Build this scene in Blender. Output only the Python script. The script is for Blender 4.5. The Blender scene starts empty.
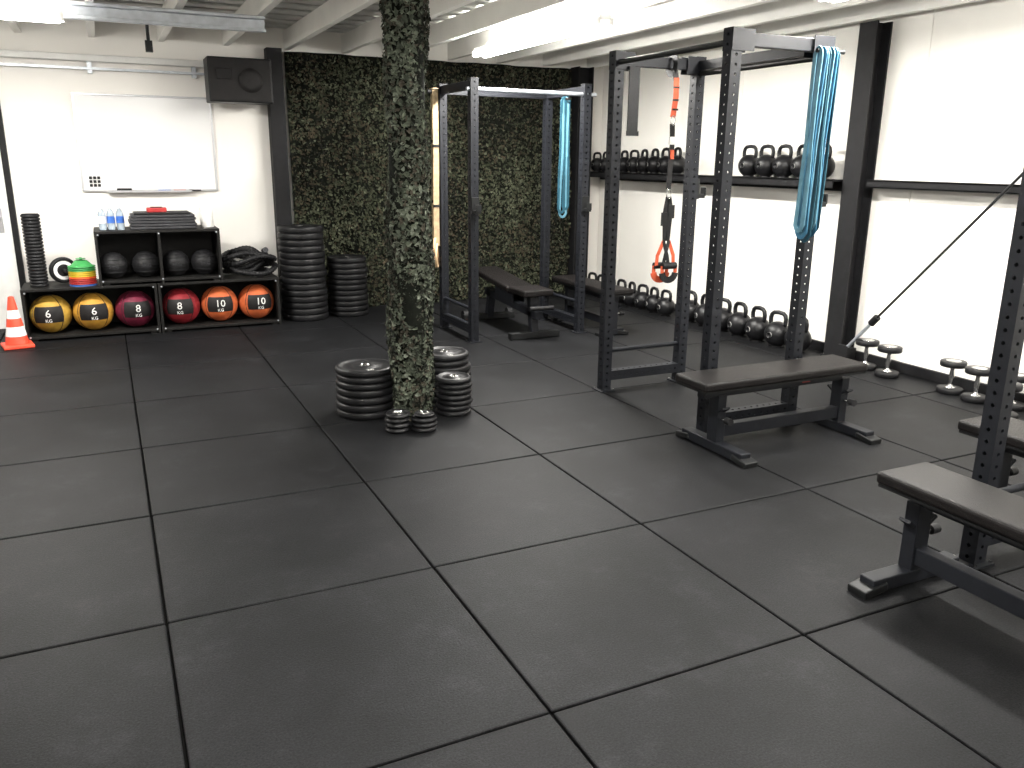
import bpy, bmesh, math, random
from mathutils import Vector, Matrix, Euler
random.seed(7)
R = random.random
sc = bpy.context.scene
sc.view_settings.view_transform = 'Standard'
sc.view_settings.look = 'None'

# ------------------------------------------------------------ materials
MATS = {}
def mk(name, col, rough=0.5, metal=0.0, var=0.15, scale=15.0, bump=0.0, emit=None, estr=0.0, spec=0.5, alpha=None, trans=0.0):
    m = bpy.data.materials.new(name); m.use_nodes = True
    nt = m.node_tree; b = nt.nodes['Principled BSDF']
    tc = nt.nodes.new('ShaderNodeTexCoord')
    nz = nt.nodes.new('ShaderNodeTexNoise'); nz.inputs['Scale'].default_value = scale; nz.inputs['Detail'].default_value = 6
    nt.links.new(tc.outputs['Object'], nz.inputs['Vector'])
    rp = nt.nodes.new('ShaderNodeValToRGB')
    rp.color_ramp.elements[0].position = 0.3; rp.color_ramp.elements[1].position = 0.7
    rp.color_ramp.elements[0].color = tuple(c*(1-var) for c in col) + (1,)
    rp.color_ramp.elements[1].color = tuple(min(1, c*(1+var)) for c in col) + (1,)
    nt.links.new(nz.outputs['Fac'], rp.inputs['Fac'])
    nt.links.new(rp.outputs['Color'], b.inputs['Base Color'])
    b.inputs['Roughness'].default_value = rough; b.inputs['Metallic'].default_value = metal
    b.inputs['Specular IOR Level'].default_value = spec
    if trans: b.inputs['Transmission Weight'].default_value = trans
    if bump:
        bp = nt.nodes.new('ShaderNodeBump'); bp.inputs['Strength'].default_value = bump; bp.inputs['Distance'].default_value = 0.01
        n2 = nt.nodes.new('ShaderNodeTexNoise'); n2.inputs['Scale'].default_value = scale*6; n2.inputs['Detail'].default_value = 4
        nt.links.new(tc.outputs['Object'], n2.inputs['Vector'])
        nt.links.new(n2.outputs['Fac'], bp.inputs['Height']); nt.links.new(bp.outputs['Normal'], b.inputs['Normal'])
    if emit:
        b.inputs['Emission Color'].default_value = emit + (1,); b.inputs['Emission Strength'].default_value = estr
    MATS[name] = m
    return name

mk('black_rubber', (0.008,0.008,0.009), 0.55, bump=0.2, var=.3, spec=.28)
mk('plate_rubber', (0.008,0.008,0.009), 0.45, var=.3, spec=.26)
mk('black_steel', (0.008,0.0085,0.009), 0.45, 0.0, var=.2, spec=.25)
mk('rack_steel', (0.0085,0.0095,0.0125), 0.5, 0.0, var=.15, spec=.22)
mk('dark_girder', (0.009,0.009,0.010), 0.6, var=.25, spec=.22)
mk('vinyl_black', (0.007,0.006,0.006), 0.45, bump=0.3, var=.25, scale=40, spec=.17)
mk('cast_black', (0.007,0.007,0.008), 0.38, bump=0.15, var=.3, spec=.32)
mk('chrome', (0.6,0.6,0.6), 0.2, 1.0, var=.05)
mk('galv', (0.50,0.53,0.57), 0.4, 0.7, var=.15)
mk('white_metal', (0.80,0.80,0.78), 0.45, var=.04)
mk('wall_white', (0.87,0.845,0.80), 0.55, var=.015, scale=2, bump=.02)
mk('panel_white', (0.89,0.87,0.82), 0.42, var=.02, scale=3, bump=.03)
mk('ceil_grey', (0.60,0.60,0.58), 0.6, var=.08, scale=4)
mk('beam_white', (0.86,0.85,0.81), 0.5, var=.04, scale=4)
mk('board_white', (0.78,0.78,0.78), 0.18, var=.01, scale=2)
mk('alu', (0.5,0.5,0.52), 0.35, 0.8, var=.05)
mk('tube_glow', (1,1,1), 0.5, emit=(1.0,0.97,0.92), estr=80)
mk('lbl_white', (0.8,0.8,0.8), 0.6)
mk('orange', (0.80,0.10,0.02), 0.5)
mk('cone_orange', (0.75,0.065,0.03), 0.45)
mk('red', (0.36,0.02,0.02), 0.5)
mk('yellow', (0.60,0.40,0.02), 0.5)
mk('green', (0.04,0.28,0.07), 0.5)
mk('blue', (0.03,0.12,0.45), 0.5)
mk('ball_yellow', (0.40,0.24,0.035), 0.6, var=.2, spec=.3)
mk('ball_amber', (0.48,0.25,0.035), 0.6, var=.2, spec=.3)
mk('ball_maroon', (0.13,0.010,0.03), 0.6, var=.2, spec=.3)
mk('ball_red', (0.21,0.012,0.018), 0.6, var=.2, spec=.3)
mk('ball_orange', (0.50,0.11,0.035), 0.6, var=.2, spec=.3)
mk('ball_black', (0.011,0.010,0.010), 0.6, var=.2, spec=.28)
mk('band_blue', (0.030,0.115,0.19), 0.6, var=.2, spec=.2)
mk('band_light', (0.080,0.19,0.25), 0.6, var=.2, spec=.2)
mk('band_teal', (0.010,0.048,0.070), 0.6, var=.2, spec=.2)
mk('shelf_black', (0.008,0.0075,0.007), 0.6, var=.3, spec=.22)
mk('mat_grey', (0.028,0.028,0.032), 0.7, var=.3)
mk('wood', (0.55,0.38,0.22), 0.5, var=.3, scale=8)
mk('tan_web', (0.36,0.27,0.16), 0.8, var=.25, scale=30)
mk('paper', (0.78,0.77,0.74), 0.9)
mk('bottle', (0.55,0.65,0.75), 0.1, trans=0.6)
mk('camo_dark', (0.007,0.008,0.006), 0.95, var=.5, spec=.1)
mk('camo_g1', (0.034,0.039,0.024), 0.85, var=.5, scale=12, spec=.12)
mk('camo_g2', (0.055,0.060,0.038), 0.85, var=.5, scale=12, spec=.12)
mk('camo_b1', (0.046,0.038,0.025), 0.85, var=.5, scale=12, spec=.12)
mk('camo_k', (0.011,0.012,0.009), 0.85, var=.5, scale=12, spec=.12)
mk('camo_l', (0.085,0.092,0.062), 0.8, var=.4, scale=12, spec=.12)
mk('cwrap_g1', (0.042,0.050,0.036), 0.85, var=.5, scale=12, spec=.2)
mk('cwrap_g2', (0.066,0.076,0.055), 0.85, var=.5, scale=12, spec=.2)
mk('cwrap_b1', (0.048,0.042,0.031), 0.85, var=.5, scale=12, spec=.2)
mk('cwrap_l', (0.112,0.125,0.097), 0.8, var=.4, scale=12, spec=.2)
mk('joint_black', (0.003,0.003,0.003), 0.95, spec=.05)
mk('lettering', (0.70,0.70,0.68), 0.6)
mk('orange_strap', (0.55,0.085,0.03), 0.7)

def floor_mat():
    m = bpy.data.materials.new('rubber_tile'); m.use_nodes = True
    nt = m.node_tree; b = nt.nodes['Principled BSDF']; L = nt.links
    tc = nt.nodes.new('ShaderNodeTexCoord')
    def noise(s, d=6, r=.6):
        n = nt.nodes.new('ShaderNodeTexNoise'); n.inputs['Scale'].default_value = s; n.inputs['Detail'].default_value = d
        n.inputs['Roughness'].default_value = r; L.new(tc.outputs['Object'], n.inputs['Vector']); return n
    def ramp(a, b_, ca, cb):
        r = nt.nodes.new('ShaderNodeValToRGB'); r.color_ramp.elements[0].position = a; r.color_ramp.elements[1].position = b_
        r.color_ramp.elements[0].color = ca; r.color_ramp.elements[1].color = cb; return r
    n1 = noise(1.5, 9, .7); r1 = ramp(.36, .66, (0.0045,0.0047,0.0052,1), (0.0098,0.0101,0.0112,1)); L.new(n1.outputs['Fac'], r1.inputs['Fac'])
    n2 = noise(150, 4, .7); r2 = ramp(.40, .66, (0.45,.45,.45,1), (2.0,2.0,2.0,1)); L.new(n2.outputs['Fac'], r2.inputs['Fac'])
    mx = nt.nodes.new('ShaderNodeMix'); mx.data_type = 'RGBA'; mx.blend_type = 'MULTIPLY'; mx.inputs[0].default_value = 1
    L.new(r1.outputs['Color'], mx.inputs[6]); L.new(r2.outputs['Color'], mx.inputs[7])
    n3 = noise(3.0, 15, .82); r3 = ramp(.54, .68, (0,0,0,1), (1,1,1,1)); L.new(n3.outputs['Fac'], r3.inputs['Fac'])
    mx2 = nt.nodes.new('ShaderNodeMix'); mx2.data_type = 'RGBA'
    ml = nt.nodes.new('ShaderNodeMath'); ml.operation = 'MULTIPLY'; ml.inputs[1].default_value = .35
    L.new(r3.outputs['Color'], ml.inputs[0]); L.new(ml.outputs[0], mx2.inputs[0])
    L.new(mx.outputs[2], mx2.inputs[6]); mx2.inputs[7].default_value = (0.030,0.030,0.033,1)
    L.new(mx2.outputs[2], b.inputs['Base Color'])
    b.inputs['Roughness'].default_value = .55; b.inputs['Specular IOR Level'].default_value = .11
    bp = nt.nodes.new('ShaderNodeBump'); bp.inputs['Strength'].default_value = .4; bp.inputs['Distance'].default_value = .003
    n4 = noise(130, 4); L.new(n4.outputs['Fac'], bp.inputs['Height']); L.new(bp.outputs['Normal'], b.inputs['Normal'])
    MATS['rubber_tile'] = m
floor_mat()

# ------------------------------------------------------------ mesh builder
class B:
    def __init__(s): s.v=[]; s.f=[]; s.m=[]; s.sm=[]; s.mats=[]
    def add(s, vs, fs, mat, smooth=False, M=None):
        if mat not in s.mats: s.mats.append(mat)
        mi = s.mats.index(mat); o = len(s.v)
        for v in vs:
            v = Vector(v)
            if M is not None: v = M @ v
            s.v.append(v)
        for f in fs: s.f.append([i+o for i in f]); s.m.append(mi); s.sm.append(smooth)
    def box(s, c, size, mat, rot=None, bevel=0.0, seg=2, M=None):
        bm = bmesh.new(); bmesh.ops.create_cube(bm, size=1)
        for v in bm.verts: v.co = Vector((v.co.x*size[0], v.co.y*size[1], v.co.z*size[2]))
        if bevel: bmesh.ops.bevel(bm, geom=bm.edges[:], offset=bevel, segments=seg, affect='EDGES', profile=.5)
        T = Matrix.Translation(c)
        if rot is not None: T = T @ Euler(rot).to_matrix().to_4x4()
        if M is not None: T = M @ T
        bm.verts.index_update()
        s.add([v.co.copy() for v in bm.verts], [[v.index for v in f.verts] for f in bm.faces], mat, False, T)
        bm.free()
    def cyl(s, p0, p1, r, mat, r1=None, n=16, M=None, caps=True):
        p0=Vector(p0); p1=Vector(p1); r1 = r if r1 is None else r1
        d=(p1-p0).normalized(); a = d.orthogonal().normalized(); b=d.cross(a)
        vs=[]
        for p,rr in ((p0,r),(p1,r1)):
            for i in range(n):
                t=2*math.pi*i/n; vs.append(p+a*math.cos(t)*rr+b*math.sin(t)*rr)
        s.add(vs, [[i,(i+1)%n,n+(i+1)%n,n+i] for i in range(n)], mat, True, M)
        if caps: s.add(vs, [list(range(n))[::-1], list(range(n,2*n))], mat, False, M)
    def lathe(s, prof, mat, n=28, M=None, smooth=True, sx=1, sy=1):
        vs=[]; fs=[]
        for (r,z) in prof:
            for i in range(n):
                t=2*math.pi*i/n; vs.append((r*math.cos(t)*sx, r*math.sin(t)*sy, z))
        for k in range(len(prof)-1):
            for i in range(n):
                fs.append([k*n+i, k*n+(i+1)%n, (k+1)*n+(i+1)%n, (k+1)*n+i])
        s.add(vs, fs, mat, smooth, M)
    def sweep(s, pts, w, h, mat, n=8, up=(0,0,1), closed=False, M=None, smooth=True, flat=False):
        pts=[Vector(p) for p in pts]; N=len(pts); up=Vector(up); vs=[]
        for i,p in enumerate(pts):
            if closed: t=pts[(i+1)%N]-pts[i-1]
            else: t=pts[min(i+1,N-1)]-pts[max(i-1,0)]
            t.normalize(); a=t.cross(up)
            if a.length<1e-4: a=t.orthogonal()
            a.normalize(); b=a.cross(t).normalized()
            if flat:
                for x,y in ((-1,-1),(1,-1),(1,1),(-1,1)): vs.append(p+a*x*w+b*y*h)
            else:
                for k in range(n):
                    q=2*math.pi*k/n; vs.append(p+a*math.cos(q)*w+b*math.sin(q)*h)
        k=4 if flat else n
        fs=[]
        for i in range(N if closed else N-1):
            j=(i+1)%N
            for q in range(k): fs.append([i*k+q, i*k+(q+1)%k, j*k+(q+1)%k, j*k+q])
        if not closed: fs += [list(range(k))[::-1], [(N-1)*k+q for q in range(k)]]
        s.add(vs, fs, mat, smooth and not flat, M)
    def sphere(s, c, r, mat, n=28, M=None, matfn=None, scale=(1,1,1)):
        m=n//2
        for k in range(m):
            a0=math.pi*k/m-math.pi/2; a1=math.pi*(k+1)/m-math.pi/2
            prof=[(math.cos(a0)*r, math.sin(a0)*r*scale[2]+0), (math.cos(a1)*r, math.sin(a1)*r*scale[2])]
            mt = matfn((math.sin(a0)+math.sin(a1))/2) if matfn else mat
            T=Matrix.Translation(c)
            if M is not None: T=M@T
            s.lathe(prof, mt, n, T)
    def holed_post(s, p, L, w, mat, axis='z', pitch=.05, hr=.0085):
        n=int(round(L/pitch)); pt=L/n; h=w/2
        oc=[(-1,-1),(0,-1),(1,-1),(1,0),(1,1),(0,1),(-1,1),(-1,0)]
        ang=[math.radians(x) for x in (225,270,315,0,45,90,135,180)]
        vs=[]; fs=[]
        for fi in range(4):
            Rf=Matrix.Rotation(fi*math.pi/2,3,'Z')
            for k in range(n):
                zc=(k+.5)*pt; o=len(vs)
                for (a,b) in oc: vs.append(Rf@Vector((a*h,-h,zc+b*pt/2)))
                for t in ang: vs.append(Rf@Vector((math.cos(t)*hr,-h,zc+math.sin(t)*hr)))
                for t in ang: vs.append(Rf@Vector((math.cos(t)*hr,-h+.005,zc+math.sin(t)*hr)))
                for i in range(8):
                    j=(i+1)%8
                    fs.append([o+i,o+j,o+8+j,o+8+i]); fs.append([o+8+i,o+8+j,o+16+j,o+16+i])
        o=len(vs)
        for z in (0,L):
            for a,b in ((-h,-h),(h,-h),(h,h),(-h,h)): vs.append(Vector((a,b,z)))
        fs += [[o+3,o+2,o+1,o],[o+4,o+5,o+6,o+7]]
        T=Matrix.Translation(p)
        if axis=='x': T=T@Matrix.Rotation(math.pi/2,4,'Y')
        if axis=='y': T=T@Matrix.Rotation(-math.pi/2,4,'X')
        s.add(vs,fs,mat,False,T)
    def text(s, txt, size, mat, M, ext=.001):
        cu=bpy.data.curves.new('t','FONT'); cu.body=txt; cu.size=size; cu.align_x='CENTER'; cu.align_y='CENTER'; cu.extrude=ext; cu.resolution_u=2
        ob=bpy.data.objects.new('t',cu); bpy.context.collection.objects.link(ob)
        dg=bpy.context.evaluated_depsgraph_get(); me=ob.evaluated_get(dg).to_mesh()
        s.add([v.co.copy() for v in me.vertices],[list(p.vertices) for p in me.polygons],mat,False,M)
        bpy.data.objects.remove(ob); bpy.data.curves.remove(cu)
    def done(s, name, loc=(0,0,0), rotz=0):
        loc=Vector(loc)
        me=bpy.data.meshes.new(name); me.from_pydata([tuple(v) for v in s.v],[],s.f)
        for m in s.mats: me.materials.append(MATS[m])
        me.polygons.foreach_set('material_index',s.m); me.polygons.foreach_set('use_smooth',s.sm); me.update()
        ob=bpy.data.objects.new(name,me); bpy.context.collection.objects.link(ob)
        ob.location=loc; ob.rotation_euler=(0,0,rotz)
        return ob
def dup(ob, loc, rotz=0, scale=1):
    o=bpy.data.objects.new(ob.name.split('.')[0], ob.data); bpy.context.collection.objects.link(o)
    o.location=loc; o.rotation_euler=(0,0,rotz); o.scale=(scale,)*3; return o
def T(*a): return Matrix.Translation(a)
def Rm(a,ax): return Matrix.Rotation(math.radians(a),4,ax)

# ------------------------------------------------------------ room shell
WX=5.52; WY=9.0; LX=-3.2; FY=-2.5; CH=2.82
b=B()
b.box(((WX+LX)/2,(WY+FY)/2,-.06),(WX-LX,WY-FY,.09),'joint_black')
gx=1.04; gy=2.86
xs=[gx+i for i in range(-5,6)]; ys=[gy+i for i in range(-6,7)]
xs=[LX]+[x for x in xs if LX<x<WX]+[WX]; ys=[FY]+[y for y in ys if FY<y<WY]+[WY]
for i in range(len(xs)-1):
    for j in range(len(ys)-1):
        x0,x1,y0,y1=xs[i],xs[i+1],ys[j],ys[j+1]
        g=.0045
        b.box(((x0+x1)/2,(y0+y1)/2,-.008),(x1-x0-2*g,y1-y0-2*g,.016),'rubber_tile',bevel=.006,seg=2,
              rot=(random.uniform(-.001,.001),random.uniform(-.001,.001),random.uniform(-.003,.003)))
b.done('floor')

b=B(); b.box(((WX+LX)/2,WY+.06,CH/2),(WX-LX+.24,.12,CH),'wall_white'); b.done('wall_back')
b=B(); b.box((LX-.06,(WY+FY)/2,CH/2),(.12,WY-FY,CH),'wall_white'); b.done('wall_left')
b=B(); b.box(((WX+LX)/2,FY-.06,CH/2),(WX-LX+.24,.12,CH),'wall_white'); b.done('wall_front')
b=B()
b.box((WX+.075,(WY+FY)/2,CH/2),(.09,WY-FY,CH),'panel_white')
y=FY
while y<WY-.01:
    y1=min(y+1.0,WY)
    b.box((WX+.02,(y+y1)/2,CH/2),(.04,y1-y-.003,CH),'panel_white',bevel=.004,seg=1)
    y=y1
b.done('wall_right')
b=B(); b.box(((WX+LX)/2,(WY+FY)/2,CH+.05),(WX-LX+.3,WY-FY+.24,.1),'ceil_grey')
yy=FY+.15
while yy<WY:
    b.box(((WX+LX)/2,yy,CH-.012),(WX-LX,.10,.024),'ceil_grey',bevel=.008,seg=1); yy+=.3
b.done('ceiling')
bx=[-2.9+.585*i for i in range(0,15)]
first=None
for x in bx:
    if x>WX-.1: break
    if first is None:
        b=B(); L=WY-FY-.01
        b.box((0,0,0),(.012,L,.17),'beam_white'); b.box((0.022,0,-.081),(.055,L,.010),'beam_white'); b.box((0.022,0,.081),(.055,L,.010),'beam_white')
        b.box((.046,0,-.068),(.008,L,.026),'beam_white')
        first=b.done('ceiling_beam',(x,(WY+FY)/2,CH-.024-.086))
    else: dup(first,(x,(WY+FY)/2,CH-.024-.086))
b=B(); b.box((WX-.015,(WY+FY)/2,.04),(.03,WY-FY,.08),'dark_girder',bevel=.004); b.done('baseboard_right')
b=B(); b.box((-1.3,WY-.012,.05),(3.2,.024,.10),'dark_girder',bevel=.004); b.done('baseboard_back')

def ibeam(name,cx,cy,dx,dy,h=2.6):
    b=B()
    b.box((cx,cy,h/2),(dx-.02,.012,h),'dark_girder')
    b.box((cx-dx/2+.008,cy,h/2),(.016,dy,h),'dark_girder',bevel=.002)
    b.box((cx+dx/2-.008,cy,h/2),(.016,dy,h),'dark_girder',bevel=.002)
    b.box((cx,cy,.01),(dx+.0,dy+.06,.02),'dark_girder')
    return b.done(name)
ibeam('steel_column',WX-.09,4.93,.16,.17,2.62)
ibeam('steel_column',5.14,8.85,.20,.2,2.62)
b=B(); b.box((1.65,8.92,1.31),(.15,.14,2.62),'dark_girder',bevel=.004); b.done('steel_column')
GZ=1.455
def girt(y0,y1):
    b=B(); c=(y0+y1)/2; L=y1-y0
    b.box((WX-.13,c,GZ-.007),(.26,L,.012),'dark_girder'); b.box((WX-.256,c,GZ-.033),(.008,L,.06),'dark_girder'); b.box((WX-.004,c,GZ-.05),(.008,L,.09),'dark_girder')
    b.done('wall_girt')
girt(5.03,8.98)
b=B(); b.box((WX-.07,1.2,GZ),(.14,7.2,.012),'dark_girder'); b.box((WX-.136,1.2,GZ-.025),(.008,7.2,.06),'dark_girder',bevel=.002); b.box((WX-.07,1.2,GZ-.05),(.14,7.2,.01),'dark_girder'); b.done('wall_girt')
b=B()
p0=Vector((WX-.20,4.78,.10)); p1=Vector((WX-.18,3.47,1.60)); p2=p0+(p1-p0)*1.65
b.cyl(p0,p2,.010,'black_steel',n=10); d=(p1-p0)
b.cyl(p0+d*.02,p0+d*.18,.014,'galv',n=12); b.cyl(p0+d*.18,p0+d*.22,.028,'black_steel',n=12)
b.box(p0,(.03,.10,.10),'dark_girder')
b.box((WX-.12,4.81,.06),(.15,.04,.10),'dark_girder')
b.done('diagonal_brace_rod')

# ------------------------------------------------------------ camouflage netting
CM=['camo_g1','camo_g2','camo_b1','camo_k','camo_l']
CC=['cwrap_g1','cwrap_g2','cwrap_b1','camo_k','cwrap_l']
def leaf(b,P,n,sz,mat):
    n=n.normalized(); a=n.orthogonal().normalized(); a=Matrix.Rotation(R()*6.28,3,n)@a; c=n.cross(a)
    k=random.choice([4,5,6]); vs=[P]
    for i in range(k):
        t=6.283*i/k+random.uniform(-.3,.3); r=sz*random.uniform(.35,1.25)
        vs.append(P+a*math.cos(t)*r+c*math.sin(t)*r*.6+n*random.uniform(-.006,.012))
    b.add(vs,[[0,1+i,1+(i+1)%k] for i in range(k)],mat)
def patch(x,z):
    s=math.sin(x*3.1+1.7*math.sin(z*2.3))+math.sin(z*4.3+2.1*math.sin(x*1.9))+random.uniform(-.7,.7)
    if s>.9: w=[.25,.40,.08,.05,.22]
    elif s>-.2: w=[.42,.24,.14,.12,.08]
    elif s>-1.0: w=[.14,.08,.50,.22,.06]
    else: w=[.20,.08,.18,.50,.04]
    return random.choices(CM,w)[0]
b=B()
x0,x1=1.76,5.0
def wav(x,z): return 8.88+.030*math.sin(x*7+z*.7)+.02*math.sin(x*17+1.3*z)-.03*(1-z/2.6)
nx=90; nz=30; vs=[]; fs=[]
for i in range(nx+1):
    for j in range(nz+1):
        x=x0+(x1-x0)*i/nx; z=2.6*j/nz; vs.append((x,wav(x,z)+.01,z))
for i in range(nx):
    for j in range(nz):
        a=i*(nz+1)+j; fs.append([a,a+1,a+nz+2,a+nz+1])
b.add(vs,fs,'camo_dark')
for i in range(21000):
    x=random.uniform(x0,x1); z=random.uniform(.02,2.58)
    leaf(b,Vector((x,wav(x,z)-.004-R()*.010,z)),Vector((random.uniform(-.25,.25),-1,random.uniform(-.2,.35))),random.uniform(.012,.027),patch(x,z))
b.done('camouflage_net')
b=B()
CX,CY=1.63,4.82
b.cyl((CX,CY,0),(CX,CY,2.62),.108,'camo_dark',n=24)
for i in range(10000):
    t=R()*6.283; z=R()*2.6; lump=.118+.016*math.sin(t*2+z*3)+.010*math.sin(z*9+t)
    r=lump+random.uniform(-.009,.009)
    n=Vector((math.cos(t),math.sin(t),random.uniform(-.3,.5)))
    s=math.sin(z*5+2*t)+math.sin(z*11+t)*.6
    leaf(b,Vector((CX+r*math.cos(t),CY+r*math.sin(t),max(z,.025))),n,random.uniform(.012,.027),random.choices(CC,[.30,.32,.12,.10,.18] if s>-.3 else [.30,.16,.24,.20,.08])[0])
b.done('camouflage_wrapped_column')

# ------------------------------------------------------------ power racks
def rack(name,x0,x1,y0,y1,h,open_axis,w=.07):
    b=B()
    for x in (x0,x1):
        for y in (y0,y1):
            b.holed_post((x,y,.006),h-.006,w,'rack_steel')
            b.box((x,y,.004),(.12,.12,.008),'rack_steel')
            b.box((x,y,h+.004),(w+.004,w+.004,.008),'black_steel')
            for dx,dy in ((.048,.048),(-.048,.048),(.048,-.048),(-.048,-.048)): b.cyl((x+dx,y+dy,.008),(x+dx,y+dy,.016),.008,'chrome',n=6)
    if open_axis=='y':
        for y in (y0,y1):
            b.holed_post((x0+w/2,y,.11),x1-x0-w,w*.95,'rack_steel',axis='x')
            b.box(((x0+x1)/2,y,h-.045),(x1-x0-w,.05,.07),'rack_steel',bevel=.004)
            b.cyl((x0,y,.29),(x1,y,.29),.016,'rack_steel')
            for x in (x0,x1):
                s=1 if x==x0 else -1
                b.box((x+s*.04,y-.037,h-.05),(.15,.006,.11),'rack_steel'); b.box((x+s*.04,y+.037,h-.05),(.15,.006,.11),'rack_steel')
        b.cyl((x0,y0,h-.06),(x0,y1,h-.06),.017,'black_steel'); b.cyl((x1,y0,h-.10),(x1,y1,h-.10),.017,'black_steel')
        b.box((x1,(y0+y1)/2,h-.05),(.05,y1-y0-w,.06),'rack_steel')
    else:
        for x in (x0,x1):
            b.holed_post((x,y0+w/2,.11),y1-y0-w,w*.95,'rack_steel',axis='y')
            b.box((x,(y0+y1)/2,h-.045),(.05,y1-y0-w,.07),'rack_steel',bevel=.004)
            b.cyl((x,y0,.29),(x,y1,.29),.016,'rack_steel')
        b.cyl((x0-.06,y0,h-.08),(x1+.10,y0,h-.08),.017,'galv'); b.cyl((x0-.14,y1,h-.06),(x1,y1,h-.06),.018,'black_steel')
        b.box(((x0+x1)/2,y1,h-.05),(x1-x0-w,.05,.06),'rack_steel')
    def jcup(x,y,z,dx,dy):
        b.box((x+dx*.045,y+dy*.045,z),(.02+abs(dy)*.05,.02+abs(dx)*.05,.14),'black_steel',bevel=.003)
        b.box((x+dx*.085,y+dy*.085,z-.05),(.06 if dx else .05,.06 if dy else .05,.03),'black_steel',bevel=.003)
        b.box((x+dx*.115,y+dy*.115,z-.02),(.014 if dx else .05,.014 if dy else .05,.06),'black_steel',bevel=.003)
    if open_axis=='y':
        jcup(x1,y1,1.40,1,0); jcup(x1,y0,1.40,1,0)
    else:
        jcup(x0,y0,1.2,0,-1); jcup(x1,y0,1.2,0,-1)
    return b.done(name)
rack('power_rack',3.08,3.73,3.73,4.86,2.26,'y')
rack('power_rack',3.08,3.76,.78,1.98,2.25,'y')
rack('power_rack',2.86,3.95,6.72,7.44,2.23,'x')

# ------------------------------------------------------------ benches
def flat_bench(name,loc,rotz,L=1.25,f0=-.40,f1=.52,lower=True,h=.445,fw=.62,w=.28):
    b=B()
    b.box((0,0,h-.026),(L,w,.050),'vinyl_black',bevel=.015,seg=3)
    b.box((0,0,h-.056),(L-.02,w-.02,.012),'black_steel')
    b.box((0,0,h-.09),(L-.16,.06,.06),'rack_steel',bevel=.004)
    for f in (f0,f1):
        b.box((f,0,(h-.11)/2+.02),(.06,.08,h-.15),'rack_steel',bevel=.004)
        b.box((f,0,.035),(.07,fw-.10,.055),'rack_steel',bevel=.005)
        for s in (-1,1):
            b.box((f,s*(fw/2-.06),.022),(.09,.12,.034),'black_steel',rot=(-s*.16,0,0),bevel=.006)
            b.box((f,s*.055,h-.19),(.05,.05,.012),'rack_steel',rot=(s*.6,0,0))
        b.cyl((f,-.045,.20),(f,-.10,.20),.010,'chrome'); b.cyl((f,-.08,.20),(f,-.12,.20),.020,'black_rubber')
    if lower: b.box(((f0+f1)/2,0,.12),(f1-f0,.055,.07),'rack_steel',bevel=.004)
    b.box((f0+.62,-.0315,h-.09),(.06,.002,.025),'red')
    return b.done(name,loc,rotz)
flat_bench('flat_bench',(3.375,3.51,0),0,L=1.20,f0=-.395,f1=.54)
flat_bench('flat_bench',(2.71,1.46,0),math.pi/2,f0=-.55,f1=.52,fw=.58)
flat_bench('flat_bench',(3.60,1.78,0),math.pi/2,f0=-.45,f1=.48,lower=False,fw=.24)
flat_bench('flat_bench',(4.17,6.90,0),math.pi/2,L=1.10,f0=-.42,f1=.40,fw=.32)

def adj_bench(name,loc,rotz):
    b=B()
    b.box((-.40,0,.425),(.34,.30,.06),'vinyl_black',bevel=.016,seg=3)
    b.box((.24,0,.455),(.86,.28,.06),'vinyl_black',rot=(0,-.10,0),bevel=.016,seg=3)
    b.box((0,0,.26),(1.15,.07,.07),'rack_steel',rot=(0,-.06,0),bevel=.004)
    b.box((-.45,0,.20),(.07,.07,.38),'rack_steel',rot=(0,.15,0),bevel=.004)
    b.box((.50,0,.18),(.07,.07,.30),'rack_steel',rot=(0,-.2,0),bevel=.004)
    b.box((-.48,0,.035),(.07,.50,.06),'black_steel',bevel=.006); b.box((.54,0,.035),(.07,.56,.06),'black_steel',bevel=.006)
    b.box((.12,0,.34),(.05,.05,.20),'rack_steel',rot=(0,.5,0)); b.box((.30,0,.36),(.05,.05,.22),'rack_steel',rot=(0,-.4,0))
    for s in (-1,1):
        b.cyl((.58,s*.22,.05),(.58,s*.27,.05),.05,'black_rubber'); b.box((.05,s*.06,.34),(.40,.008,.12),'rack_steel')
    b.cyl((-.62,-.12,.30),(-.62,.12,.30),.02,'black_rubber'); b.cyl((-.62,0,.30),(-.5,0,.30),.015,'rack_steel')
    return b.done(name,loc,rotz)
adj_bench('adjustable_bench',(3.43,7.12,0),math.pi/2)

# ------------------------------------------------------------ kettlebell
def kettle():
    b=B()
    prof=[(0,0),(.055,0),(.062,.003)]
    for i in range(1,15):
        a=-math.pi/2+math.pi*(i+1.2)/16.4
        prof.append((.098*math.cos(a),.096+.098*math.sin(a)))
    prof+=[(.02,.192),(0,.193)]
    b.lathe(prof,'cast_black',28)
    path=[(-.058,0,.155),(-.066,0,.185),(-.068,0,.215),(-.060,0,.243),(-.042,0,.258),(0,0,.263),(.042,0,.258),(.060,0,.243),(.068,0,.215),(.066,0,.185),(.058,0,.155)]
    b.sweep(path,.0165,.0165,'cast_black',n=12,up=(0,1,0))
    b.lathe([(0,-.002),(.022,-.002),(.022,.004)],'lettering',20,T(0,-.0965,.098)@Rm(90,'X'))
    b.lathe([(0,.0035),(.0195,.0035),(.0195,.006)],'cast_black',20,T(0,-.0965,.098)@Rm(90,'X'))
    return b
kb=None
def putkb(x,y,z,s,rot):
    global kb
    if kb is None: kb=kettle().done('kettlebell',(x,y,z),rot); kb.scale=(s,)*3
    else: dup(kb,(x,y,z),rot,s)
FR=-math.pi/2
for i in range(9): putkb(5.38,8.84-.198*i,GZ,.82+.02*i,FR+random.uniform(-.25,.25))
for i in range(5): putkb(5.38,6.16-.222*i,GZ,1.02,FR+random.uniform(-.2,.2))
for i in range(8): putkb(5.24,8.62-.215*i,0,1.0,FR+random.uniform(-.25,.25))
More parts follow.
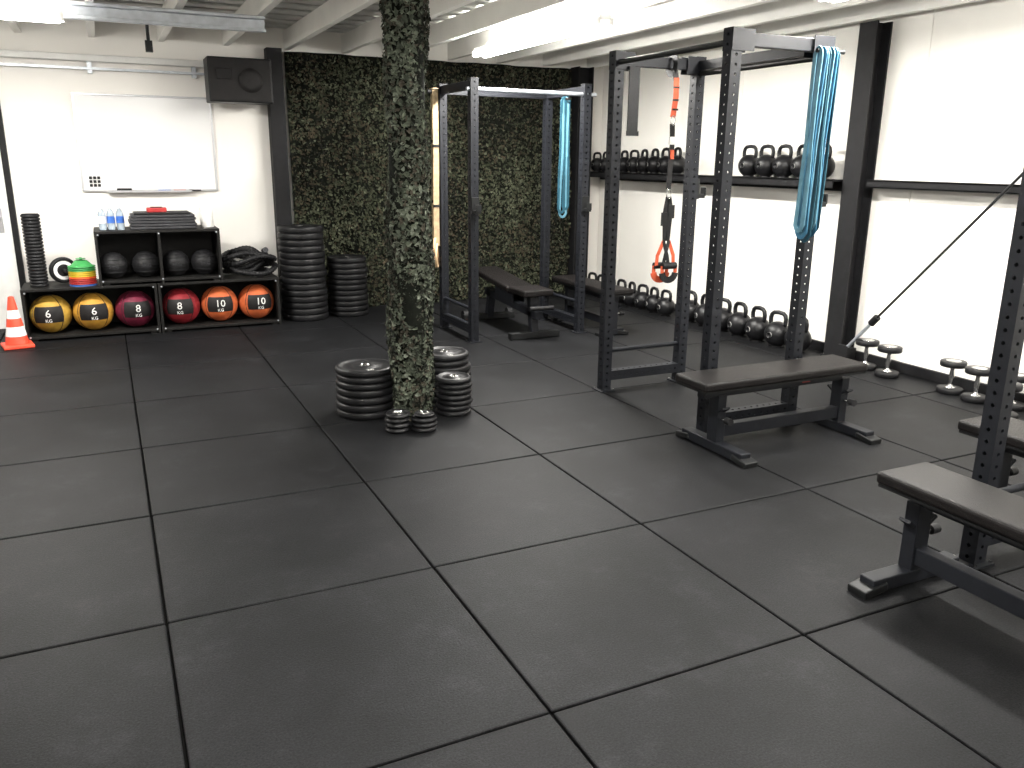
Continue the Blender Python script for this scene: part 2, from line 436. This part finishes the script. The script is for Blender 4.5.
for i in range(7): putkb(5.27,6.74-.25*i,0,1.16,FR+random.uniform(-.25,.25))

def dumbbell():
    b=B()
    for z0 in (0,.195):
        b.lathe([(0,z0),(.083,z0),(.088,z0+.006),(.088,z0+.034),(.083,z0+.04),(0,z0+.04)],'plate_rubber',28)
    b.lathe([(.05,.235),(.05,.237),(0,.237)],'chrome',20)
    b.lathe([(.035,.04),(.035,.046),(.016,.05),(.014,.07),(.019,.117),(.014,.17),(.016,.188),(.035,.189),(.035,.195)],'chrome',16)
    return b
db=dumbbell().done('dumbbell',(5.33,4.56,0))
for (x,y) in ((5.30,4.32),(5.33,3.80),(5.30,3.58),(5.36,3.36),(5.33,3.14),(5.1,3.24)): dup(db,(x,y,0))

# ------------------------------------------------------------ weight plates
def plate_stack(name,x,y,specs,jig=.006):
    b=B(); z=0
    for (r,t) in specs:
        M=T(random.uniform(-jig,jig),random.uniform(-jig,jig),z)
        prof=[(.026,0),(r-.012,0),(r-.004,.005),(r,.012),(r,t-.014),(r-.004,t-.007),(r-.012,t-.001),(r*.86,t-.001),(r*.82,t-.008),(r*.42,t-.008),(r*.38,t-.001),(.032,t-.001)]
        b.lathe(prof,'plate_rubber',40,M)
        b.lathe([(.032,t-.0012),(.032,t+.001),(.026,t+.001),(.026,0)],'chrome',20,M)
        z+=t
    b.lathe([(.0,z-.01),(.027,z-.01)],'joint_black',16)
    r,t=specs[-1]
    b.text('20',r*.26,'lettering',T(0,-r*.62,z-.0075),.0005)
    return b.done(name,(x,y,0))
plate_stack('weight_plate_stack',1.385,5.02,[(.190,.048)]*4+[(.190,.042)]*3)
plate_stack('weight_plate_stack',1.97,5.13,[(.175,.05)]*5+[(.165,.040)]*2)
plate_stack('weight_plate_stack',1.90,4.79,[(.115,.035)]*7)
plate_stack('weight_plate_stack',1.45,4.58,[(.075,.03)]*4)
plate_stack('weight_plate_stack',1.60,4.535,[(.08,.03)]*3+[(.06,.02)]*1)
plate_stack('bumper_plate_stack',1.73,8.45,[(.225,.062)]*15,.01)
plate_stack('bumper_plate_stack',2.19,8.48,[(.20,.055)]*11,.01)

# ------------------------------------------------------------ storage cubbies
def cubby(name,x0,x1,y0,y1,z0,z1,mid=True):
    b=B(); t=.022; cx=(x0+x1)/2; cy=(y0+y1)/2; W=x1-x0; D=y1-y0
    b.box((cx,cy,z0+t/2+.02),(W,D,t),'shelf_black',bevel=.002); b.box((cx,cy,z1-t/2),(W,D,t),'shelf_black',bevel=.002)
    for x in ((x0+t/2,cx,x1-t/2) if mid else (x0+t/2,x1-t/2)): b.box((x,cy,(z0+z1)/2),(t,D-.002,z1-z0-.004),'shelf_black')
    b.box((cx,y1-.006,(z0+z1)/2),(W-.01,.01,z1-z0-.01),'shelf_black')
    for x in ((x0+.03,cx,x1-.03) if mid else (x0+.03,x1-.03)):
        for z in (z0+.04,z1-.03): b.cyl((x,y0-.003,z),(x,y0+.002,z),.008,'galv',n=8)
    for x in (x0+.06,x1-.06): b.box((x,cy,z0+.01),(.05,D-.02,.02),'shelf_black')
    return b.done(name)
SY0,SY1=8.20,8.72
cubby('storage_cubby',-.74,.345,SY0,SY1,0,.46,False)
cubby('storage_cubby',.355,1.44,SY0,SY1,0,.46,False)
cubby('storage_cubby',-.12,.93,SY0,SY1,.46,.94)
def medball(x,col,txt,rr=.170):
    b=B()
    b.sphere((0,0,rr),rr,col,n=40)
    for side in (-1,1):
        vs=[];fs=[];n1=20;n2=10
        for i in range(n1+1):
            for j in range(n2+1):
                a=-math.pi/2*1+(-.75+1.5*i/n1); p=-.34+.85*j/n2
                vs.append((math.cos(a)*math.cos(p)*(rr+.0012)*side,math.sin(a)*math.cos(p)*(rr+.0012)*side,rr+math.sin(p)*(rr+.0012)))
        for i in range(n1):
            for j in range(n2):
                k=i*(n2+1)+j; fs.append([k,k+n2+1,k+n2+2,k+1])
        b.add(vs,fs,'ball_black',True)
    b.cyl((0,0,2*rr-.004),(0,0,2*rr+.001),.03,'ball_black')
    for k in range(4):
        a=k*math.pi/2+.70
        pts=[(math.cos(a)*math.cos(p)*(rr+.0005),math.sin(a)*math.cos(p)*(rr+.0005),rr+math.sin(p)*(rr+.0005)) for p in [(-1.4+2.8*i/14) for i in range(15)]]
        b.sweep(pts,.004,.0015,'ball_black',n=6)
    b.text(txt,.095,'lettering',T(0,-rr-.0015,rr+.022)@Rm(90,'X'),.003)
    b.text('KG',.04,'lettering',T(0,-rr+.0035,rr-.04)@Rm(90,'X'),.003)
    b.done('medicine_ball',(x,SY0+.19,.042),random.uniform(-.2,.3))
for x,c,t in ((-.542,'ball_yellow','6'),(-.20,'ball_amber','6'),(.148,'ball_maroon','8'),(.55,'ball_red','8'),(.897,'ball_orange','10'),(1.242,'ball_orange','10')):
    medball(x,c,t)
for x in (.01,.28,.54,.79):
    b=B(); r=.118; b.sphere((0,0,r),r,'black_rubber',n=28)
    for k in range(5):
        p=-1.0+.5*k; pts=[(math.cos(a)*math.cos(p)*r,math.sin(a)*math.cos(p)*r,r+math.sin(p)*r) for a in [6.283*i/24 for i in range(24)]]
        b.sweep(pts,.004,.004,'black_rubber',n=6,closed=True)
    b.text('5KG',.045,'mat_grey',T(0,-r-.002,r)@Rm(90,'X'),.002)
    b.done('slam_ball',(x,SY0+.18,.502))

# ------------------------------------------------------------ things on the cubbies
def ridged(name,x,y,z,r,h,n=22):
    b=B(); prof=[(.0,0),(r*.9,0)]
    for i in range(n):
        z0=h*i/n; z1=h*(i+1)/n; prof+=[(r,z0+.003),(r,z1-.009),(r*.88,z1-.007),(r*.88,z1-.001)]
    prof+=[(r*.9,h),(r*.55,h),(r*.55,h-.1),(0,h-.1)]
    b.lathe(prof,'black_rubber',24); b.done(name,(x,y,z))
ridged('foam_roller',-.60,8.40,.461,.075,.63)
b=B()
b.sweep([(.10*math.cos(6.283*i/32),.10*math.sin(6.283*i/32),0) for i in range(32)],.018,.03,'black_rubber',n=10,closed=True,M=T(0,0,.12)@Rm(90,'X'),up=(0,0,1))
b.cyl((0,-.02,.12),(0,.02,.12),.084,'lbl_white',n=28); b.cyl((0,-.12,.12),(0,.12,.12),.016,'black_rubber'); b.cyl((0,-.024,.12),(0,.024,.12),.055,'black_rubber')
b.done('ab_wheel',(-.405,8.50,.462),.3)
b=B(); z=0
for i,c in enumerate(['blue','red','red','red','orange','yellow','yellow','yellow','green','green','green']):
    b.lathe([(.112,z),(.112,z+.006),(.093,z+.008),(.048,z+.055),(.04,z+.055),(.086,z+.004),(.112,z)],c,28); z+=.0165
b.cyl((0,0,.0),(0,0,z+.065),.010,'green'); b.cyl((0,0,z+.05),(0,0,z+.056),.04,'green')
b.done('marker_cone_stack',(-.25,8.345,.461))
b=B()
rnd=random.Random(3); pts=[]; turns=6; N=220
for i in range(N):
    k=i/(N-1); t=k*6.283*turns; lay=k*turns
    r=.165+.04*math.sin(lay*1.9)+.014*math.sin(t*3.1); ox=.03*math.sin(lay*2.3)
    X=ox+r*math.cos(t)*1.18; Y=r*math.sin(t)*1.0
    z=.023+.036*lay+.035*math.sin(t*2+lay)*min(1,lay*.8)
    pts.append((X,Y,z))
zmin=min(p[2] for p in pts); pts=[(x,y,z-zmin+.026) for x,y,z in pts]
b.sweep(pts,.023,.023,'black_rubber',n=10)
for i in range(0,N-1):
    b.sweep([pts[i],tuple((pts[i][k]*.6+pts[i+1][k]*.4) for k in range(3))],.0262,.0262,'black_rubber',n=8)
for s in (0,-1):
    p=Vector(pts[s]); b.cyl(p,p+Vector((.0,-.11,.02)),.026,'mat_grey')
b.done('battle_rope',(1.19,8.46,.462))
for x in (-.04,.03,.105):
    b=B(); b.lathe([(0,0),(.03,0),(.033,.01),(.033,.06)],'bottle',20); b.lathe([(.0335,.06),(.0335,.12)],'blue' if x>0 else 'lbl_white',20)
    b.lathe([(.033,.12),(.033,.14),(.02,.17),(.012,.185),(.012,.195)],'bottle',20); b.cyl((0,0,.19),(0,0,.21),.015,'lbl_white')
    b.done('water_bottle',(x,8.36,.94))
b=B()
for i in range(5): b.box((random.uniform(-.01,.01),0,.013+i*.026),(.56-.02*(i==4),.36,.022),'mat_grey',bevel=.006)
b.box((0,0,.139),(.48,.30,.014),'black_rubber',bevel=.004)
b.done('step_platform_stack',(.46,8.46,.94))
b=B(); b.box((0,0,.02),(.17,.11,.04),'red',bevel=.008); b.box((0,0,.043),(.10,.06,.008),'black_rubber',bevel=.002); b.done('first_aid_box',(.42,8.44,1.086))
b=B(); b.lathe([(.02,0),(.058,0),(.06,.004),(.06,.18),(.058,.185),(.02,.185),(.02,0)],'paper',28); b.done('paper_towel_roll',(.85,8.42,.94))
b=B(); b.box((0,0,.015),(.23,.23,.03),'cone_orange',bevel=.008)
def cr(z): return .092-.07*(z-.03)/.40
for z0,z1,c in ((.03,.10,'cone_orange'),(.10,.18,'lbl_white'),(.18,.25,'cone_orange'),(.25,.32,'lbl_white'),(.32,.43,'cone_orange')):
    b.lathe([(cr(z0),z0),(cr(z1),z1)],c,28)
b.lathe([(.022,.43),(.016,.433),(.013,.37)],'cone_orange',28)
b.done('traffic_cone',(-.80,8.05,0),.2)

# ------------------------------------------------------------ whiteboard, speaker, door, rails
b=B(); X0,X1,Z0,Z1=-.17,1.03,1.26,2.13; cx=(X0+X1)/2; cz=(Z0+Z1)/2
b.box((cx,WY-.012,cz),(X1-X0,.016,Z1-Z0),'board_white')
for z in (Z0,Z1): b.box((cx,WY-.015,z),(X1-X0+.02,.028,.018),'alu',bevel=.003)
for x in (X0,X1): b.box((x,WY-.015,cz),(.018,.028,Z1-Z0+.01),'alu',bevel=.003)
b.box((cx-.02,WY-.055,Z0-.012),(.75,.07,.008),'alu'); b.box((cx-.02,WY-.09,Z0-.006),(.75,.005,.018),'alu')
b.box((cx-.25,WY-.055,Z0+.008),(.13,.045,.03),'black_rubber',bevel=.004)
for k,c in enumerate(('blue','red','black_rubber')): b.cyl((cx+.05+.14*k,WY-.06,Z0+.0),(cx+.16+.14*k,WY-.06,Z0+.0),.008,c)
for i in range(3):
    for j in range(3): b.box((X0+.07+.035*i,WY-.024,Z0+.05+.035*j),(.026,.010,.026),'black_rubber',bevel=.003)
b.done('whiteboard')
b=B(); b.box((0,0,0),(.58,.30,.40),'black_steel',bevel=.012,seg=3); b.box((0,-.152,0),(.55,.008,.37),'ball_black',bevel=.003)
b.lathe([(.11,.0),(.11,.008),(.06,.003),(.0,.008)],'ball_black',28,T(.09,-.155,0)@Rm(90,'X')); b.box((-.15,-.158,.05),(.14,.01,.10),'ball_black',bevel=.01)
b.box((0,.20,0),(.06,.14,.06),'black_steel'); b.box((0,.27,0),(.16,.02,.2),'black_steel')
b.done('loudspeaker',(1.27,WY-.30,2.28),0)
b=B()
b.box((-1.25,WY-.02,1.0),(.90,.035,2.0),'white_metal',bevel=.003)
b.box((-1.25,WY-.039,1.35),(.60,.006,.9),'white_metal',bevel=.002); b.box((-1.25,WY-.039,.5),(.60,.006,.6),'white_metal',bevel=.002)
b.cyl((-.88,WY-.04,1.03),(-.88,WY-.09,1.03),.012,'alu'); b.cyl((-.88,WY-.09,1.03),(-1.0,WY-.09,1.03),.010,'alu'); b.box((-.88,WY-.041,1.0),(.04,.008,.22),'alu')
b.done('door_1')
b=B()
for x in (-.775,-1.725): b.box((x,WY-.03,1.02),(.05,.06,2.04),'dark_girder',bevel=.004)
b.box((-1.25,WY-.03,2.06),(1.0,.06,.05),'dark_girder',bevel=.004); b.done('trim_1')
b=B()
for z in (2.61,2.52): b.box((-.7,7.0,z),(3.9,.05,.025),'galv',bevel=.004)
b.box((-.7,7.02,2.565),(3.9,.004,.09),'galv')
for x in (-2.2,-1.0,.2,1.2): b.box((x,7.04,2.575),(.03,.03,.09),'galv')
b.done('ceiling_mounting_rail')
b=B(); b.box((-.75,WY-.05,2.44),(3.5,.08,.06),'white_metal',bevel=.01); b.box((-.75,WY-.06,2.35),(3.5,.05,.02),'galv')
for x in (-2.2,-1.1,.0,.9): b.box((x,WY-.03,2.39),(.04,.05,.16),'galv')
b.done('cable_trunking')
b=B(); b.cyl((.42,7.2,2.4),(.42,7.2,2.62),.012,'black_steel'); b.box((.42,7.2,2.38),(.05,.05,.08),'black_steel'); b.done('ceiling_hook')
b=B(); gxx,gyy=2.785,7.44
for dy,zb in ((-.02,.62),(.02,.68)):
    b.sweep([(gxx,gyy+dy,2.19),(gxx+.004,gyy+dy,1.6),(gxx-.003,gyy+dy,1.1),(gxx,gyy+dy,zb+.17)],.028,.0025,'tan_web',flat=True,up=(0,1,0))
    for z in (1.72,1.18): b.box((gxx,gyy+dy-.004,z+dy),(.062,.012,.025),'black_steel',bevel=.003)
    b.sweep([(gxx+.05*math.cos(a),gyy+dy+.10*math.cos(a),zb+.08+.105*math.sin(a)) for a in [6.283*i/36 for i in range(36)]],.014,.014,'wood',n=12,closed=True,up=(.9,-.45,0))
b.box((gxx,gyy,2.196),(.058,.085,.008),'tan_web')
b.done('gymnastic_rings')

# ------------------------------------------------------------ bands and suspension trainer
def bands(name,x,y,ztop,specs,axis='y'):
    b=B()
    for (dx,dy,L,w,mat,wd) in specs:
        pts=[]; N=40
        for i in range(N):
            t=2*math.pi*i/N; c=math.cos(t); s=math.sin(t)
            half=w*(1.0 if s<0 else .75)*(.8+.2*abs(s))
            px=half*(1 if c>0 else -1)*min(1,abs(c)*2.2)
            pz=-L/2+L/2*(abs(s)**.55)*(1 if s>0 else -1)
            o=.006*math.sin(pz*5+dx*90) - (0.03 if axis=='y' else 0)*(-pz/L)
            pts.append((x+dx+o, y+dy+px, ztop+pz) if axis=='y' else (x+dx+px, y+dy+o, ztop+pz))
        b.sweep(pts,wd,.003,mat,up=(1,0,0) if axis=='y' else (0,1,0),closed=True,flat=True)
    b.cyl((x-.10,y,ztop-.012),(x+.10,y,ztop-.012),.011,'black_steel') if axis=='y' else b.cyl((x,y-.06,ztop-.012),(x,y+.06,ztop-.012),.011,'black_steel')
    return b.done(name)
bands('resistance_bands',3.68,3.635,2.19,[(-.080,0,.98,.030,'band_light',.013),(-.060,0,1.02,.036,'band_blue',.011),(-.040,0,1.0,.028,'band_light',.010),(-.020,0,1.04,.032,'band_teal',.012),(.000,.0,.97,.036,'band_light',.012),(.022,0,1.01,.030,'band_blue',.011),(.042,0,.99,.032,'band_teal',.011)])
bands('resistance_bands',3.70,6.64,2.11,[(-.02,0,.98,.030,'band_teal',.011),(.0,0,1.02,.034,'band_light',.010),(.02,0,.95,.028,'band_teal',.011)],'x')
b=B()
tx,ty=3.49,4.83
def st(pts,mat,w=.021,t=.002): b.sweep(pts,w,t,mat,flat=True,up=(0,1,0))
b.sweep([(tx,ty-.045*math.cos(a)-.0,2.205+.055*math.sin(a)) for a in [6.283*i/20 for i in range(20)]],.024,.002,'black_rubber',flat=True,closed=True,up=(1,0,0))
st([(tx,ty-.04,2.17),(tx+.008,ty-.05,2.10)],'black_rubber')
st([(tx+.008,ty-.05,2.12),(tx+.012,ty-.05,2.0),(tx-.004,ty-.05,1.87)],'orange_strap')
for z in (2.06,1.98,1.92): b.box((tx+.009,ty-.054,z),(.046,.003,.012),'black_rubber')
b.sweep([(tx+.018*math.cos(a),ty-.05,1.85+.03*math.sin(a)) for a in [6.283*i/16 for i in range(16)]],.004,.004,'chrome',n=6,closed=True,up=(0,1,0))
st([(tx-.004,ty-.05,1.83),(tx+.004,ty-.05,1.70),(tx-.006,ty-.05,1.40)],'black_rubber',.020)
b.box((tx,ty-.05,1.72),(.045,.012,.05),'chrome')
st([(tx+.002,ty-.056,1.66),(tx+.006,ty-.056,1.60)],'orange_strap',.014)
b.sweep([(tx+.018*math.cos(a),ty-.05,1.37+.03*math.sin(a)) for a in [6.283*i/16 for i in range(16)]],.004,.004,'chrome',n=6,closed=True,up=(0,1,0))
st([(tx-.004,ty-.05,1.35),(tx-.024,ty-.05,1.24),(tx-.012,ty-.05,1.05)],'black_rubber',.018)
st([(tx+.004,ty-.05,1.35),(tx+.024,ty-.05,1.26),(tx+.010,ty-.05,1.05)],'black_rubber',.018)
b.box((tx-.022,ty-.05,1.20),(.055,.014,.09),'black_steel'); b.box((tx+.024,ty-.05,1.25),(.055,.014,.09),'black_steel')
for s in (-1,1):
    c=tx+s*.022
    st([(c,ty-.05,1.05),(c+s*.045,ty-.05,.95),(c+s*.05,ty-.05,.88)],'orange_strap',.013)
    st([(c,ty-.05,1.05),(c-s*.03,ty-.06,.95),(c-s*.045,ty-.06,.88)],'black_rubber',.013)
    b.cyl((c-.055,ty-.05-s*.02,.88),(c+.055,ty-.05-s*.02,.88),.023,'black_rubber')
    b.sweep([(c+.055*math.cos(a),ty-.05-s*.02,.83+.05*math.sin(a)) for a in [math.pi+math.pi*i/10 for i in range(11)]],.022,.006,'orange_strap' if s<0 else 'black_rubber',flat=True,up=(0,1,0))
    st([(c-.055,ty-.05-s*.02,.88),(c-.055,ty-.05-s*.02,.83)],'orange_strap',.014); st([(c+.055,ty-.05-s*.02,.88),(c+.055,ty-.05-s*.02,.83)],'orange_strap',.014)
b.done('suspension_trainer')
b=B(); b.box((3.18,4.80,1.96),(.08,.008,.42),'black_rubber'); b.box((3.18,4.82,2.17),(.08,.05,.01),'black_rubber'); b.box((3.18,4.795,1.76),(.09,.012,.03),'black_steel'); b.done('nylon_strap')

# ------------------------------------------------------------ lights
def fixture(x,y,z,L,axis,power,upw=None,col=(1,.97,.915)):
    b=B(); r=0 if axis=='y' else math.pi/2
    b.box((0,0,.045),(.10,L,.04),'white_metal',bevel=.006)
    for s in (-.05,.05): b.cyl((s,-L/2+.03,.008),(s,L/2-.03,.008),.020,'tube_glow'); b.box((s,-L/2+.015,.018),(.035,.03,.045),'white_metal'); b.box((s,L/2-.015,.018),(.035,.03,.045),'white_metal')
    b.box((0,0,.08),(.03,L*.8,.04),'white_metal')
    b.done('fluorescent_or_fill_fixture',(x,y,z),r)
    for dz,rx,e in ((-.02,0,power),(.105,math.pi,(upw if upw is not None else power*.5))):
        l=bpy.data.lights.new('tube_or_fill_lamp','AREA'); l.shape='RECTANGLE'; l.size=.16; l.size_y=L; l.energy=e; l.color=col
        o=bpy.data.objects.new('tube_or_fill_lamp',l); bpy.context.collection.objects.link(o); o.location=(x,y,z+dz); o.rotation_euler=(rx,0,r)
fixture(3.25,6.40,2.50,2.2,'y',180)
fixture(-.72,6.75,2.46,1.2,'x',125,30)
fixture(3.9,3.2,2.50,1.5,'y',130)  # added fill lamp above the view, brightens the right wall
fixture(.9,2.4,2.50,1.5,'y',85)  # added overhead fill, unseen, lights the near floor and room
fixture(3.9,0.0,2.50,1.5,'y',130)  # second added fill for the right wall, out of view
fixture(.5,-1.2,2.50,1.5,'y',85)  # added fill lamp behind the camera, unseen
w=bpy.data.worlds.new('World'); sc.world=w; w.use_nodes=True; w.node_tree.nodes['Background'].inputs[0].default_value=(.6,.7,.9,1); w.node_tree.nodes['Background'].inputs[1].default_value=.3

# ------------------------------------------------------------ camera
th=math.radians(25.8); p=math.radians(15.2); r=.0103
fw=Vector((math.sin(th)*math.cos(p),math.cos(th)*math.cos(p),-math.sin(p))); rt=Vector((math.cos(th),-math.sin(th),0)); up=rt.cross(fw)
rt2=rt*math.cos(r)+up*math.sin(r); up2=up*math.cos(r)-rt*math.sin(r)
cam=bpy.data.cameras.new('camera'); co=bpy.data.objects.new('camera',cam); bpy.context.collection.objects.link(co)
Mx=Matrix((rt2,up2,-fw)).transposed().to_4x4(); Mx.translation=(0,0,1.59); co.matrix_world=Mx
cam.sensor_width=36; cam.lens=828*36/1024; cam.clip_start=.05
sc.camera=co
